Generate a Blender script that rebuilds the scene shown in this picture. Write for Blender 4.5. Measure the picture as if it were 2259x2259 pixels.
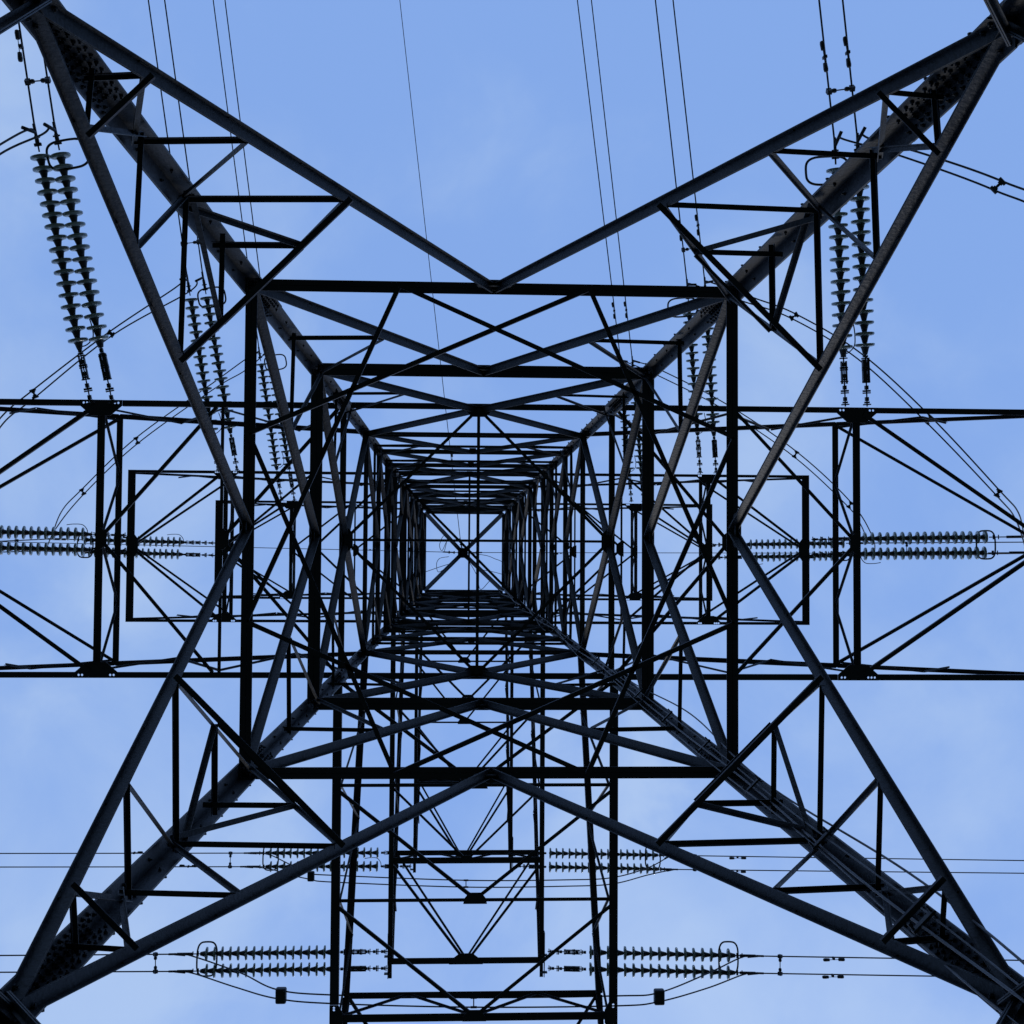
import bpy, bmesh, math, random
from mathutils import Vector, Matrix
random.seed(7)
V = Vector
for o in list(bpy.data.objects): bpy.data.objects.remove(o)
C = bpy.context.scene.collection
SC = bpy.context.scene

# ------------------------------------------------------------------ camera
# World axes: X to the right of the photo, Y to its bottom, Z up. The eye stands at z = 0, 1.6 m over the grass.
TX, TY, TR = -0.0385, -0.0465, 0.006
FPX, CPX = 2700.0, 1129.5
EYE = V((-0.339, 0.272, 0.0))
def rotm(tx, ty, r):
    cx, sx, cy, sy, c, s = math.cos(tx), math.sin(tx), math.cos(ty), math.sin(ty), math.cos(r), math.sin(r)
    return Matrix(((c,-s,0),(s,c,0),(0,0,1))) @ Matrix(((1,0,0),(0,cx,-sx),(0,sx,cx))) @ Matrix(((cy,0,sy),(0,1,0),(-sy,0,cy)))
RM = rotm(TX, TY, TR)
cd = bpy.data.cameras.new('camera'); cam = bpy.data.objects.new('camera', cd); C.objects.link(cam)
M = Matrix((RM[0], -RM[1], -RM[2])).transposed().to_4x4(); M.translation = EYE
cam.matrix_world = M
cd.sensor_width = 36; cd.lens = 36*FPX/2259; cd.clip_start = .1; cd.clip_end = 5000
SC.camera = cam
SC.render.resolution_x = SC.render.resolution_y = 1024

# ------------------------------------------------------------------ light
w = bpy.data.worlds.new('World'); SC.world = w; w.use_nodes = True
nt = w.node_tree; nt.nodes.clear(); N = nt.nodes.new; Lk = nt.links.new
SUN_EL, SUN_AZ = math.radians(38), math.radians(14)
out = N('ShaderNodeOutputWorld'); bg = N('ShaderNodeBackground'); bg.inputs[1].default_value = 0.11
sky = N('ShaderNodeTexSky'); sky.sky_type = 'NISHITA'; sky.sun_disc = False
sky.sun_elevation = SUN_EL; sky.sun_rotation = SUN_AZ; sky.air_density = 1.0; sky.dust_density = 1.2; sky.ozone_density = 1.5
tc = N('ShaderNodeTexCoord')
mp = N('ShaderNodeMapping'); mp.inputs['Scale'].default_value = (1,1,1); mp.inputs['Location'].default_value = (3.1,1.7,0)
n1 = N('ShaderNodeTexNoise'); n1.inputs['Scale'].default_value = 3.4; n1.inputs['Detail'].default_value = 5; n1.inputs['Roughness'].default_value = .5; n1.inputs['Distortion'].default_value = .3
n1.inputs['Scale'].default_value = 5.5; n1.inputs['Detail'].default_value = 8; n1.inputs['Roughness'].default_value = .55; mp.inputs['Rotation'].default_value = (.3,.2,.5)
n2 = N('ShaderNodeTexNoise'); n2.inputs['Scale'].default_value = 1.1; n2.inputs['Detail'].default_value = 3
ad = N('ShaderNodeMath'); ad.operation = 'MULTIPLY_ADD'; ad.inputs[1].default_value = .55
cr = N('ShaderNodeValToRGB'); cr.color_ramp.interpolation = 'EASE'
cr.color_ramp.elements[0].position = .70; cr.color_ramp.elements[0].color = (2.55/10, 4.4/10, 8.95/10, 1)
cr.color_ramp.elements[1].position = 1.0; cr.color_ramp.elements[1].color = (4.4/10, 6.1/10, 9.4/10, 1)
sc = N('ShaderNodeVectorMath'); sc.operation = 'SCALE'; sc.inputs['Scale'].default_value = 9.75
mx = N('ShaderNodeMix'); mx.data_type = 'RGBA'; mx.inputs['Factor'].default_value = .80     # thin veil of cloud over the clear sky
Lk(tc.outputs['Generated'], mp.inputs[0]); Lk(mp.outputs[0], n1.inputs['Vector']); Lk(mp.outputs[0], n2.inputs['Vector'])
Lk(n1.outputs[0], ad.inputs[0]); Lk(n2.outputs[0], ad.inputs[2]); 
last = ad.outputs[0]
for (lx, ly), rad, amp in (((1320,1680),.085,.27), ((330,1330),.08,.12), ((90,1500),.06,.10), ((620,1800),.07,.10), ((300,2200),.10,.14), ((40,230),.12,.15), ((980,840),.07,.12), ((2230,1480),.09,.07), ((1560,2150),.06,.08)):
    d_ = (RM.transposed() @ V(((lx-CPX)/FPX, (ly-CPX)/FPX, 1))).normalized()      # a brighter bank of thin cloud in that part of the sky
    vd = N('ShaderNodeVectorMath'); vd.operation = 'DISTANCE'; vd.inputs[1].default_value = d_
    wn = N('ShaderNodeTexNoise'); wn.inputs['Scale'].default_value = 12; wn.inputs['Detail'].default_value = 8; wn.inputs['Distortion'].default_value = .6
    wm = N('ShaderNodeMath'); wm.operation = 'MULTIPLY_ADD'; wm.inputs[1].default_value = .2; 
    mr = N('ShaderNodeMapRange'); mr.interpolation_type = 'SMOOTHSTEP'; mr.inputs['From Min'].default_value = rad+.10; mr.inputs['From Max'].default_value = .06
    mr.inputs['To Min'].default_value = 0; mr.inputs['To Max'].default_value = amp
    a2 = N('ShaderNodeMath'); a2.operation = 'ADD'
    Lk(tc.outputs['Generated'], vd.inputs[0]); Lk(tc.outputs['Generated'], wn.inputs['Vector']); Lk(wn.outputs[0], wm.inputs[0]); Lk(vd.outputs['Value'], wm.inputs[2])
    Lk(wm.outputs[0], mr.inputs['Value']); Lk(mr.outputs[0], a2.inputs[0]); Lk(last, a2.inputs[1]); last = a2.outputs[0]
Lk(last, cr.inputs[0]); Lk(cr.outputs[0], sc.inputs[0])
Lk(sc.outputs[0], mx.inputs['B']); Lk(sky.outputs[0], mx.inputs['A']); Lk(mx.outputs['Result'], bg.inputs[0]); Lk(bg.outputs[0], out.inputs[0])
sl = bpy.data.lights.new('sun', 'SUN'); sl.energy = 0.5; sl.angle = math.radians(14); sl.color = (1,.96,.91)
so = bpy.data.objects.new('sun', sl); C.objects.link(so)
sd = V((math.sin(SUN_AZ)*math.cos(SUN_EL), math.cos(SUN_AZ)*math.cos(SUN_EL), math.sin(SUN_EL)))
so.rotation_euler = sd.to_track_quat('Z','Y').to_euler(); so.location = (20, 30, 60)
SC.view_settings.view_transform = 'Standard'; SC.view_settings.look = 'None'; SC.view_settings.gamma = 1
SC.view_settings.exposure = 0.0

# ------------------------------------------------------------------ materials
def mat(name, c1, c2, scale=6, rough=.6, metal=0., trans=0., bump=0., det=6, spec=.5):
    m = bpy.data.materials.new(name); m.use_nodes = True; t = m.node_tree; b = t.nodes['Principled BSDF']
    tc = t.nodes.new('ShaderNodeTexCoord'); n = t.nodes.new('ShaderNodeTexNoise'); n.inputs['Scale'].default_value = scale; n.inputs['Detail'].default_value = det
    r = t.nodes.new('ShaderNodeValToRGB'); r.color_ramp.elements[0].position = .35; r.color_ramp.elements[1].position = .68
    r.color_ramp.elements[0].color = (*c1,1); r.color_ramp.elements[1].color = (*c2,1)
    t.links.new(tc.outputs['Object'], n.inputs['Vector']); t.links.new(n.outputs[0], r.inputs[0]); t.links.new(r.outputs[0], b.inputs['Base Color'])
    b.inputs['Roughness'].default_value = rough; b.inputs['Metallic'].default_value = metal; b.inputs['Transmission Weight'].default_value = trans
    b.inputs['Specular IOR Level'].default_value = spec
    if bump:
        n2 = t.nodes.new('ShaderNodeTexNoise'); n2.inputs['Scale'].default_value = scale*8
        bm = t.nodes.new('ShaderNodeBump'); bm.inputs['Strength'].default_value = bump; bm.inputs['Distance'].default_value = .01
        t.links.new(tc.outputs['Object'], n2.inputs['Vector']); t.links.new(n2.outputs[0], bm.inputs['Height']); t.links.new(bm.outputs[0], b.inputs['Normal'])
    return m
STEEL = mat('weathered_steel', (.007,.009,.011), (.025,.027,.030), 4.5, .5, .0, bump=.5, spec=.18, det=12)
NAVY_STEEL = mat('navy_tinted_steel', (.011,.012,.019), (.027,.026,.034), 2.2, .6, .0, bump=.3, spec=.3)  # mottled dark steel, navy tone of the shadows mixed into its base colour
DARK = mat('dark_fitting_metal', (.012,.014,.018), (.028,.031,.036), 9, .5, spec=.3)
WIRE = mat('aluminium_wire', (.02,.025,.035), (.04,.045,.055), 20, .6, spec=.3)
GLASS = mat('insulator_glass', (.28,.33,.31), (.46,.52,.49), 9, .15, trans=.42)
CAP = mat('insulator_cap', (.02,.022,.024), (.045,.047,.05), 14, .6, spec=.3)
CABLE = mat('black_cable_sheath', (.03,.03,.035), (.07,.07,.075), 12, .5)
GRASS = mat('grass', (.025,.035,.018), (.05,.062,.03), .35, .95, bump=.6)

# ------------------------------------------------------------------ mesh helpers
class MB:
    def __init__(s): s.v = []; s.f = []
    def prism(s, a, b, prof, ex, ey, cap=True):
        """sweep a closed 2-D profile (x along ex, y along ey) from a to b"""
        n = len(prof); i = len(s.v)
        for p in (a, b):
            for x, y in prof: s.v.append(tuple(p + ex*x + ey*y))
        for k in range(n):
            q = (k+1) % n; s.f.append((i+k, i+q, i+n+q, i+n+k))
        if cap: s.f.append(tuple(i+k for k in reversed(range(n)))); s.f.append(tuple(i+n+k for k in range(n)))
        return s
    def box(s, c, ex, ey, ez, hx, hy, hz):
        return s.prism(c-ez*hz, c+ez*hz, [(-hx,-hy),(hx,-hy),(hx,hy),(-hx,hy)], ex, ey)
    def rod(s, a, b, r, n=8, r2=None):
        d = (b-a).normalized(); ex = d.orthogonal().normalized(); ey = d.cross(ex); r2 = r if r2 is None else r2
        i = len(s.v)
        for p, q in ((a, r), (b, r2)):
            for k in range(n):
                t = 2*math.pi*k/n; s.v.append(tuple(p+ex*math.cos(t)*q+ey*math.sin(t)*q))
        for k in range(n): j = (k+1) % n; s.f.append((i+k, i+j, i+n+j, i+n+k))
        s.f.append(tuple(i+k for k in reversed(range(n)))); s.f.append(tuple(i+n+k for k in range(n)))
        return s
    def tube(s, pts, r, n=8):
        i0 = len(s.v); ex = None
        for j, p in enumerate(pts):
            d = (pts[min(j+1, len(pts)-1)] - pts[max(j-1, 0)]).normalized()
            ex = d.orthogonal().normalized() if ex is None else (ex - d*ex.dot(d)).normalized()
            ey = d.cross(ex)
            for k in range(n):
                t = 2*math.pi*k/n; s.v.append(tuple(p+ex*math.cos(t)*r+ey*math.sin(t)*r))
        for j in range(len(pts)-1):
            for k in range(n):
                q = (k+1) % n; a = i0+j*n; s.f.append((a+k, a+q, a+n+q, a+n+k))
        s.f.append(tuple(i0+k for k in reversed(range(n)))); a = i0+(len(pts)-1)*n; s.f.append(tuple(a+k for k in range(n)))
        return s
    def lathe(s, prof, n=20, ax=V((1,0,0)), o=V((0,0,0))):
        """prof: (along, radius) list"""
        ex = ax.orthogonal().normalized(); ey = ax.cross(ex); i0 = len(s.v)
        for x, r in prof:
            for k in range(n):
                t = 2*math.pi*k/n; s.v.append(tuple(o+ax*x+(ex*math.cos(t)+ey*math.sin(t))*r))
        for j in range(len(prof)-1):
            for k in range(n):
                q = (k+1) % n; a = i0+j*n; s.f.append((a+k, a+q, a+n+q, a+n+k))
        s.f.append(tuple(i0+k for k in reversed(range(n)))); a = i0+(len(prof)-1)*n; s.f.append(tuple(a+k for k in range(n)))
        return s
    def mesh(s, name, m, smooth=False):
        me = bpy.data.meshes.new(name); me.from_pydata(s.v, [], s.f); me.materials.append(m)
        bm = bmesh.new(); bm.from_mesh(me); bmesh.ops.recalc_face_normals(bm, faces=bm.faces); bm.to_mesh(me); bm.free()
        if smooth: me.shade_smooth()
        return me
    def obj(s, name, m, parent=None, smooth=False):
        o = bpy.data.objects.new(name, s.mesh(name, m, smooth)); C.objects.link(o)
        if parent: o.parent = parent
        return o
def tag(o, label=None, cat=None, group=None, kind=None):
    if label: o['label'] = label
    if cat: o['category'] = cat
    if group: o['group'] = group
    if kind: o['kind'] = kind
    return o
def empty(name, loc=(0,0,0), parent=None):
    o = bpy.data.objects.new(name, None); o.empty_display_size = .3; C.objects.link(o)
    o.location = loc
    if parent: o.parent = parent
    return o
def frame(a, b, n):
    d = (b-a).normalized(); n = (n - d*n.dot(d)); n = n.normalized() if n.length > 1e-4 else d.orthogonal().normalized()
    return d, d.cross(n), n
def angle(mb, a, b, w, n, depth=None, t=None):
    """single angle bar: flange w wide square to n, web running against n"""
    d, s, n = frame(a, b, n); depth = depth or w; t = t or max(.006, w*.11)
    h = w/2
    return mb.prism(a, b, [(-h,0),(h,0),(h,-t),(-h+t,-t),(-h+t,-depth),(-h,-depth)], s, n)
def twin(mb, a, b, w, n, depth=None, gap=.004):
    """two angles back to back with a gap between their webs"""
    d, s, n = frame(a, b, n); depth = depth or w*.6; t = max(.007, w*.09); g = gap/2; h = w/2
    mb.prism(a, b, [(g,0),(h,0),(h,-t),(g+t,-t),(g+t,-depth),(g,-depth)], s, n)
    mb.prism(a, b, [(-h,0),(-g,0),(-g,-depth),(-g-t,-depth),(-g-t,-t),(-h,-t)], s, n)
    L = (b-a).length; k = max(1, int(L/.9))
    for j in range(1, k+1):
        c = a + d*(L*j/(k+1)); mb.box(c-n*(t+.003), s, n, d, g+.02, .004, .035)
    return mb
def flat(mb, a, b, w, n, t=.008):
    d, s, n = frame(a, b, n); return mb.prism(a, b, [(-w/2,-t/2),(w/2,-t/2),(w/2,t/2),(-w/2,t/2)], s, n)
def bolt(mb, p, n, r=.015, h=.014): mb.rod(p, p+n*h, r, 6); mb.rod(p+n*h, p+n*(h+.012), r*.5, 5)
def plate(name, parent, o, ex, ey, outline, t=.012, holes=(), hr=.014, m=None):
    """flat steel plate with real holes; outline and holes in the ex/ey plane"""
    bm = bmesh.new(); ez = ex.cross(ey).normalized()
    def loop(pts):
        vs = [bm.verts.new(o+ex*x+ey*y) for x, y in pts]
        return [bm.edges.new((vs[k], vs[(k+1) % len(vs)])) for k in range(len(vs))]
    es = loop(outline)
    for hx, hy in holes: es += loop([(hx+hr*math.cos(k*math.pi/4), hy+hr*math.sin(k*math.pi/4)) for k in range(8)])
    bmesh.ops.triangle_fill(bm, edges=es, use_beauty=True)
    g = bmesh.ops.extrude_face_region(bm, geom=list(bm.faces))
    bmesh.ops.translate(bm, verts=[v for v in g['geom'] if isinstance(v, bmesh.types.BMVert)], vec=ez*t)
    bmesh.ops.recalc_face_normals(bm, faces=bm.faces)
    me = bpy.data.meshes.new(name); bm.to_mesh(me); bm.free(); me.materials.append(m or STEEL)
    ob = bpy.data.objects.new(name, me); C.objects.link(ob); ob.parent = parent; return ob
def spline(pts, n=10):
    P = [pts[0]*2-pts[1]] + pts + [pts[-1]*2-pts[-2]]; o = []
    for i in range(1, len(P)-2):
        a, b, c, d = P[i-1:i+3]
        for k in range(n):
            t = k/n; o.append(.5*((2*b)+(c-a)*t+(2*a-5*b+4*c-d)*t*t+(3*b-a-3*c+d)*t**3))
    return o + [pts[-1]]
def U(px, py, z):
    """the point at height z that the surveyed sight line passes through"""
    d = RM.transposed() @ V(((px-CPX)/FPX, (py-CPX)/FPX, 1)); return EYE + d*(z/d.z)

# ------------------------------------------------------------------ ground
g = MB(); R_ = 1500
g.v = [(-R_,-R_,-1.6),(R_,-R_,-1.6),(R_,R_,-1.6),(-R_,R_,-1.6)]; g.f = [(0,1,2,3)]
tag(g.obj('ground', GRASS), 'grass field under the pylon', kind='structure')

# ------------------------------------------------------------------ the pylon
pyl = tag(empty('pylon', (0,0,-1.6)), 'huge dark steel lattice pylon seen from straight below', 'pylon')
pyl.location = (0,0,0)
UP = V((0,0,1))
def W(z): return 2.63-.04*z
def ax(z): k = max(0, z-15); return V((-.003*k, .003*k, 0))
def leg(sx, sy, z): c = ax(z); return V((sx*W(z)+c.x, sy*W(z)+c.y, z))
FACES = [(V((0,-1,0)), V((1,0,0))), (V((1,0,0)), V((0,1,0))), (V((0,1,0)), V((-1,0,0))), (V((-1,0,0)), V((0,-1,0)))]
def corner(nf, lf, s, z): c = ax(z); return nf*W(z)+lf*(s*W(z))+V((c.x,c.y,z))
def mid(nf, z): c = ax(z); return nf*W(z)+V((c.x,c.y,z))
ZA, ZB, ZC, ZD, ZE, ZF, ZG, ZH, ZI, ZJ, ZK, ZL, ZT = 5.87, 11.05, 14.95, 17.8, 20.4, 22.6, 24.7, 26.35, 28.9, 31.2, 33.4, 35.0, 36.5
ZP = 39.5
# legs: angle section opened towards the axis, splice plates and bolts in the same mesh
for sx in (-1, 1):
    for sy in (-1, 1):
        mb = MB()
        secs = [(-1.6, ZA, .155, .018), (ZA, ZB, .150, .017), (ZB, ZD, .142, .016), (ZD, ZH, .125, .014), (ZH, ZK, .10, .012), (ZK, ZT, .09, .010)]
        for z0, z1, wl, t in secs:
            a, b = leg(sx, sy, z0), leg(sx, sy, z1); ex, ey = V((-sx,0,0)), V((0,-sy,0))
            o = V((sx*.06, sy*.06, 0))
            mb.prism(a+o, b+o, [(0,0),(wl,0),(wl,t),(t,t),(t,wl),(0,wl)], ex, ey)
        for zc, hl in ((ZA+.62, .62), (ZB+.45, .5), (ZD-.55, .38), (ZE, .3), (ZF, .28), (ZG, .25)):
            wl, t = (.150, .017) if zc < ZB else (.142, .016) if zc < ZD else (.125, .014)
            d = (leg(sx,sy,zc+hl)-leg(sx,sy,zc-hl)).normalized()
            for fx in (0, 1):
                e1, e2 = (V((-sx,0,0)), V((0,-sy,0))) if fx == 0 else (V((0,-sy,0)), V((-sx,0,0)))
                a, b = leg(sx,sy,zc-hl), leg(sx,sy,zc+hl); o = V((sx*.06, sy*.06, 0))
                wp = wl + (.02 if hl > .4 else .0)
                mb.prism(a+o+e2*(t+.001), b+o+e2*(t+.001), [(t+.012,0),(wp,0),(wp,.012),(t+.012,.012)], e1, e2)
                nr = int(hl*2/.085)
                for k in range(nr):
                    for q, off in enumerate((.052, .095, .135)):
                        if off > wp-.02: continue
                        p = a + (b-a)*((k+.5+(.25 if q % 2 else 0))/(nr+.4)) + o + e1*off + e2*(t+.013)
                        bolt(mb, p, e2, .013)
        zb = ZA+.2
        while zb < ZT-1:                                     # step bolts and single bolts along the leg
            wl, t = (.150,.017) if zb < ZB else (.142,.016) if zb < ZD else (.125,.014) if zb < ZH else (.10,.012)
            p = leg(sx, sy, zb)+V((sx*.06, sy*.06, 0))
            bolt(mb, p+V((-sx*wl*.6, -sy*t, 0)), V((0,-sy,0)), .012); bolt(mb, p+V((-sx*t, -sy*wl*.6, 0)), V((-sx,0,0)), .012)
            if sx*sy < 0:
                q = p+V((-sx*wl*.55, 0, .19)); mb.rod(q, q+V((0, sy*.07, 0)), .008, 6); mb.rod(q+V((0, sy*.07, 0)), q+V((0, sy*.08, 0)), .013, 6)
            zb += .55
        mb.obj('leg', STEEL, pyl)
# foundations
for sx in (-1, 1):
    for sy in (-1, 1):
        p = leg(sx, sy, -1.6); mb = MB(); mb.box(p+V((0,0,.1)), V((1,0,0)), V((0,1,0)), UP, .45, .45, .1); mb.box(p+V((0,0,.3)), V((1,0,0)), V((0,1,0)), UP, .3, .3, .12)
        mb.obj('foundation', mat('concrete', (.25,.25,.24), (.35,.34,.32), 5, .9) if 'concrete' not in bpy.data.materials else bpy.data.materials['concrete'], pyl)
def part(name, fn, a, b, *args, m=None, parent=None, **kw):
    mb = MB(); fn(mb, a, b, *args, **kw); return mb.obj(name, m or STEEL, parent or pyl)
def zt(z0, z1, t): return z0+(z1-z0)*t
def lerp(a, b, t): return a+(b-a)*t
def zleg(px, py):
    """height of the leg point nearest the upper-left sight line"""
    best = min((( (U(px,py,z)-leg(-1,-1,z)).length/z, z) for z in [ZA+i*.02 for i in range(0, 700)])); return best[1]
IN = .035
# lower crossed braces down to the footings
for nf, lf in FACES:
    for s in (-1, 1):
        part('main_brace', twin, corner(nf, lf, s, ZA)-nf*(IN+.02*s), corner(nf, lf, -s, -1.3)-nf*(IN+.02*s), .055, nf, .05)
# A-B panel
Z1, Z2, Z3, Z4 = zleg(179, 187), zleg(289, 314), zleg(392, 430), zleg(466, 520)
Z1, Z2, Z3, Z4 = Z1*.987, Z2*.993, Z3*.998, Z4*.998
def brace_pt(nf, lf, s, z, z0=ZA, z1=ZB): return lerp(corner(nf, lf, s, z0), mid(nf, z1), (z-z0)/(z1-z0))
for nf, lf in FACES:
    I = -nf*IN
    for s in (-1, 1):
        L_ = lambda z: corner(nf, lf, s, z)+I
        B_ = lambda z: brace_pt(nf, lf, s, z)-nf*.012+lf*(s*.012)
        part('main_brace', twin, corner(nf, lf, s, ZA)+nf*.036, mid(nf, ZB)+nf*.036+lf*(s*.012), .08, nf, .078)
        for z in (Z1, Z2, Z3): part('strut', angle, L_(z)-UP*.02, B_(z)-UP*.02, .0045*z, nf, depth=.0045*z)
        for za, zb in ((Z1, Z2), (Z2, Z3)): part('strut', angle, B_(za)-nf*.012, L_(zb)-nf*.012, .035, nf, depth=.028)
        b3, cB = B_(Z3)-nf*.03, corner(nf, lf, s, ZB)-nf*.08
        part('strut', angle, b3, cB, .035, nf, depth=.030)
        m_ = lerp(b3, cB, (Z4-Z3)/(ZB-Z3))
        part('strut', angle, L_(Z4)-nf*.03, m_, .042, nf, depth=.042)
        part('strut', angle, L_(Z3)-nf*.03, m_, .042, nf, depth=.042)
for sx in (-1, 1):                                            # ties across the corners
    for sy in (-1, 1):
        fx, fy = V((sx,0,0)), V((0,sy,0))
        p = lerp(leg(sx,sy,ZA), mid(fy, ZB), (Z1-ZA)/(ZB-ZA))-fy*.035-fx*.05; q = lerp(leg(sx,sy,ZA), mid(fx, ZB), (Z1-ZA)/(ZB-ZA))-fx*.035-fy*.05
        part('corner_tie', angle, p-UP*.05, q-UP*.05, .032, -UP, depth=.025, m=NAVY_STEEL)
        t4 = (Z4-Z3)/(ZB-Z3)
        b3y = lerp(leg(sx,sy,ZA), mid(fy, ZB), (Z3-ZA)/(ZB-ZA)); b3x = lerp(leg(sx,sy,ZA), mid(fx, ZB), (Z3-ZA)/(ZB-ZA)); cb = leg(sx,sy,ZB)
        part('corner_tie', angle, b3y-fy*.035-fx*.05-UP*.05, b3x-fx*.035-fy*.05-UP*.05, .042, -UP, depth=.03, m=NAVY_STEEL)
        part('corner_tie', angle, lerp(b3y, cb, t4)-fy*.1, lerp(b3x, cb, t4)-fx*.1, .03, UP, depth=.02)
def ring(z, wd, fn=twin, off=.0, depth=None, n=None):
    for nf, lf in FACES:
        c0, c1 = corner(nf, lf, -1, z)+nf*off+lf*.06, corner(nf, lf, 1, z)+nf*off-lf*.06
        if n == 'face': part('horizontal_beam', fn, c0, c1, wd, nf, depth=depth)
        else: part('horizontal_beam', fn, c0, c1, wd, -UP, depth=depth, m=NAVY_STEEL)
ring(ZB, .106)
ring(ZC, .150)
ring(ZD, .09, off=.04, fn=angle)
ring(ZE, .05, fn=angle, off=-.02); ring(ZE-.25, .045, fn=angle, off=-.02)
ring(ZF, .085, fn=angle); ring(ZF-.75, .045, fn=angle)
ring(ZG, .085, fn=angle); ring(ZG-.7, .045, fn=angle)
ring(ZH, .10, off=.02, fn=angle)
ring(ZI, .09, fn=angle); ring(ZI-.9, .06, fn=angle)
ring(ZJ, .09, fn=angle); ring(ZK, .09, fn=angle, off=.02); ring(ZL, .085, fn=angle); ring(ZT, .09, fn=angle)
for z, wd in ((ZG+.8,.05), (ZH+1.3,.06), (ZI+1.1,.055), (ZJ-.45,.05), (ZJ+1.1,.06), (ZK-.3,.05), (ZK+.8,.06), (ZL+.75,.06), (ZT-.3,.06)): ring(z, wd*.85, fn=angle, depth=wd)
def kpanel(z0, z1, wd, up=True, sub=True, sw=.038, fn=twin):
    for nf, lf in FACES:
        for s in (-1, 1):
            lo, hi = (corner(nf, lf, s, z0), mid(nf, z1)) if up else (corner(nf, lf, s, z1), mid(nf, z0))
            lo2 = lo+nf*.036-lf*(s*.01); part('main_brace', fn, lo2, hi+nf*.036+lf*(s*.012), wd*.75, nf, depth=wd*.82)
            if sub:
                zm = (z0+z1)/2; b_ = lerp(lo, hi, .5)-nf*.012+lf*(s*.005); l_ = corner(nf, lf, s, zm)-nf*.03
                part('short_strut', angle, l_, b_, sw, nf, depth=sw)
                part('short_strut', angle, b_-nf*.02, corner(nf, lf, s, z1 if up else z0)-nf*.06, sw*.9, nf, depth=sw*.8)
kpanel(ZB, ZC, .112, sw=.042)
kpanel(ZC, ZD, .115, sw=.035)
kpanel(ZD, ZE, .11, up=False, sub=False)
kpanel(ZE, ZF, .09, sw=.035); kpanel(ZF, ZG, .09, sw=.035); kpanel(ZG, ZH, .10, sw=.04)
kpanel(ZH, ZI, .10, up=False, sw=.04); kpanel(ZI, ZJ, .10, sw=.04, fn=twin); kpanel(ZJ, ZK, .095, sw=.04, fn=twin)
kpanel(ZK, ZL, .09, up=False, sub=False, fn=twin); kpanel(ZL, ZT, .09, sub=False, fn=twin)
# plan bracing inside the lowest frame: eight bars between the quarter points
q = .84
QT = {0:[(-q,-1),(q,-1)], 1:[(1,-q),(1,q)], 2:[(q,1),(-q,1)], 3:[(-1,q),(-1,-q)]}
wb = W(ZB)
def PB(x, y): return V((x*wb if abs(x) == 1 else x, y*wb if abs(y) == 1 else y, ZB-.02))
pt_, pr_, pb_, pl_ = [(-.86,-1),(.86,-1)], [(1,-.84),(1,.84)], [(-.86,1),(.86,1)], [(-1,-.84),(-1,.84)]
k = 0
for (a, b) in ((pt_[0], pl_[1]), (pt_[0], pr_[0]), (pt_[1], pl_[0]), (pt_[1], pr_[1]), (pb_[0], pl_[0]), (pb_[0], pr_[1]), (pb_[1], pl_[1]), (pb_[1], pr_[0])):
    A, B = PB(*a), PB(*b); A.z -= .03+.045*(k % 2); B.z = A.z; k += 1
    part('plan_brace', angle, A, B, .042, -UP, depth=.035, m=NAVY_STEEL)
for z, wd in ((ZD, .045), (ZH, .042)):                        # diamond and cross at the arm levels
    c = ax(z)
    m4 = [V((0,-W(z),0)), V((W(z),0,0)), V((0,W(z),0)), V((-W(z),0,0))]; z3 = V((c.x,c.y,z-.06))
    if z == ZD:
        for i in range(4): part('plan_brace', angle, m4[i]+z3, m4[(i+1) % 4]+z3, wd, -UP, depth=.04, m=NAVY_STEEL)
        part('plan_brace', angle, m4[1]+z3-UP*.05, m4[3]+z3-UP*.05, wd*.8, -UP, depth=.04, m=NAVY_STEEL)
    part('plan_brace', angle, m4[0]+z3-UP*.1, m4[2]+z3-UP*.1, wd, -UP, depth=.04, m=NAVY_STEEL)
    if z == ZD:
        for i, nf in enumerate((V((0,-1,0)), V((1,0,0)), V((0,1,0)), V((-1,0,0)))):
            ex = V((nf.y, -nf.x, 0)); plate('gusset_plate', pyl, m4[i]+z3-UP*.02, ex, -nf, [(-.22,0),(.22,0),(.10,.12),(-.10,.12)], t=.01, m=NAVY_STEEL)
part('plan_brace', angle, leg(-1,-1,ZI)-UP*.05, leg(1,1,ZI)-UP*.05, .06, -UP, depth=.05)
for nf, lf in FACES:                                          # node plates at the middle of the two big frames
    for z, s_ in ((ZB, 1), (ZC, .9)):
        plate('gusset_plate', pyl, mid(nf, z)-UP*.06-nf*.0, V((lf.x,lf.y,0)), UP, [(-.16*s_,-.06),(.16*s_,-.06),(.12*s_,.10),(-.12*s_,.10)], t=.012)
for nf, lf in FACES:
    for z, up, k in ((ZB,1,1.), (ZC,1,1.), (ZD,1,1.), (ZF,1,.8), (ZG,1,.8), (ZH,1,.8), (ZJ,1,.7), (ZK,1,.7)):
        plate('node_plate', pyl, mid(nf, z)+nf*.05-UP*.05, lf, -nf, [(-.075*k,-.02),(.075*k,-.02),(.085*k,.05*k),(.05*k,.075*k),(-.05*k,.075*k),(-.085*k,.05*k)], t=.01)
# peak over the body
for sx in (-1, 1):
    for sy in (-1, 1):
        part('peak_leg', angle, leg(sx, sy, ZT-.02), V((-.08+sx*.05, .08+sy*.05, ZP)), .13, V((sx,sy,.3)), depth=.11)
mb = MB(); mb.box(V((-.08,.08,ZP)), V((1,0,0)), V((0,1,0)), UP, .16, .16, .03); mb.rod(V((-.08,.08,ZP-.25)), V((-.08,.08,ZP+.05)), .05)
mb.obj('peak_cap', DARK, pyl)
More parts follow.
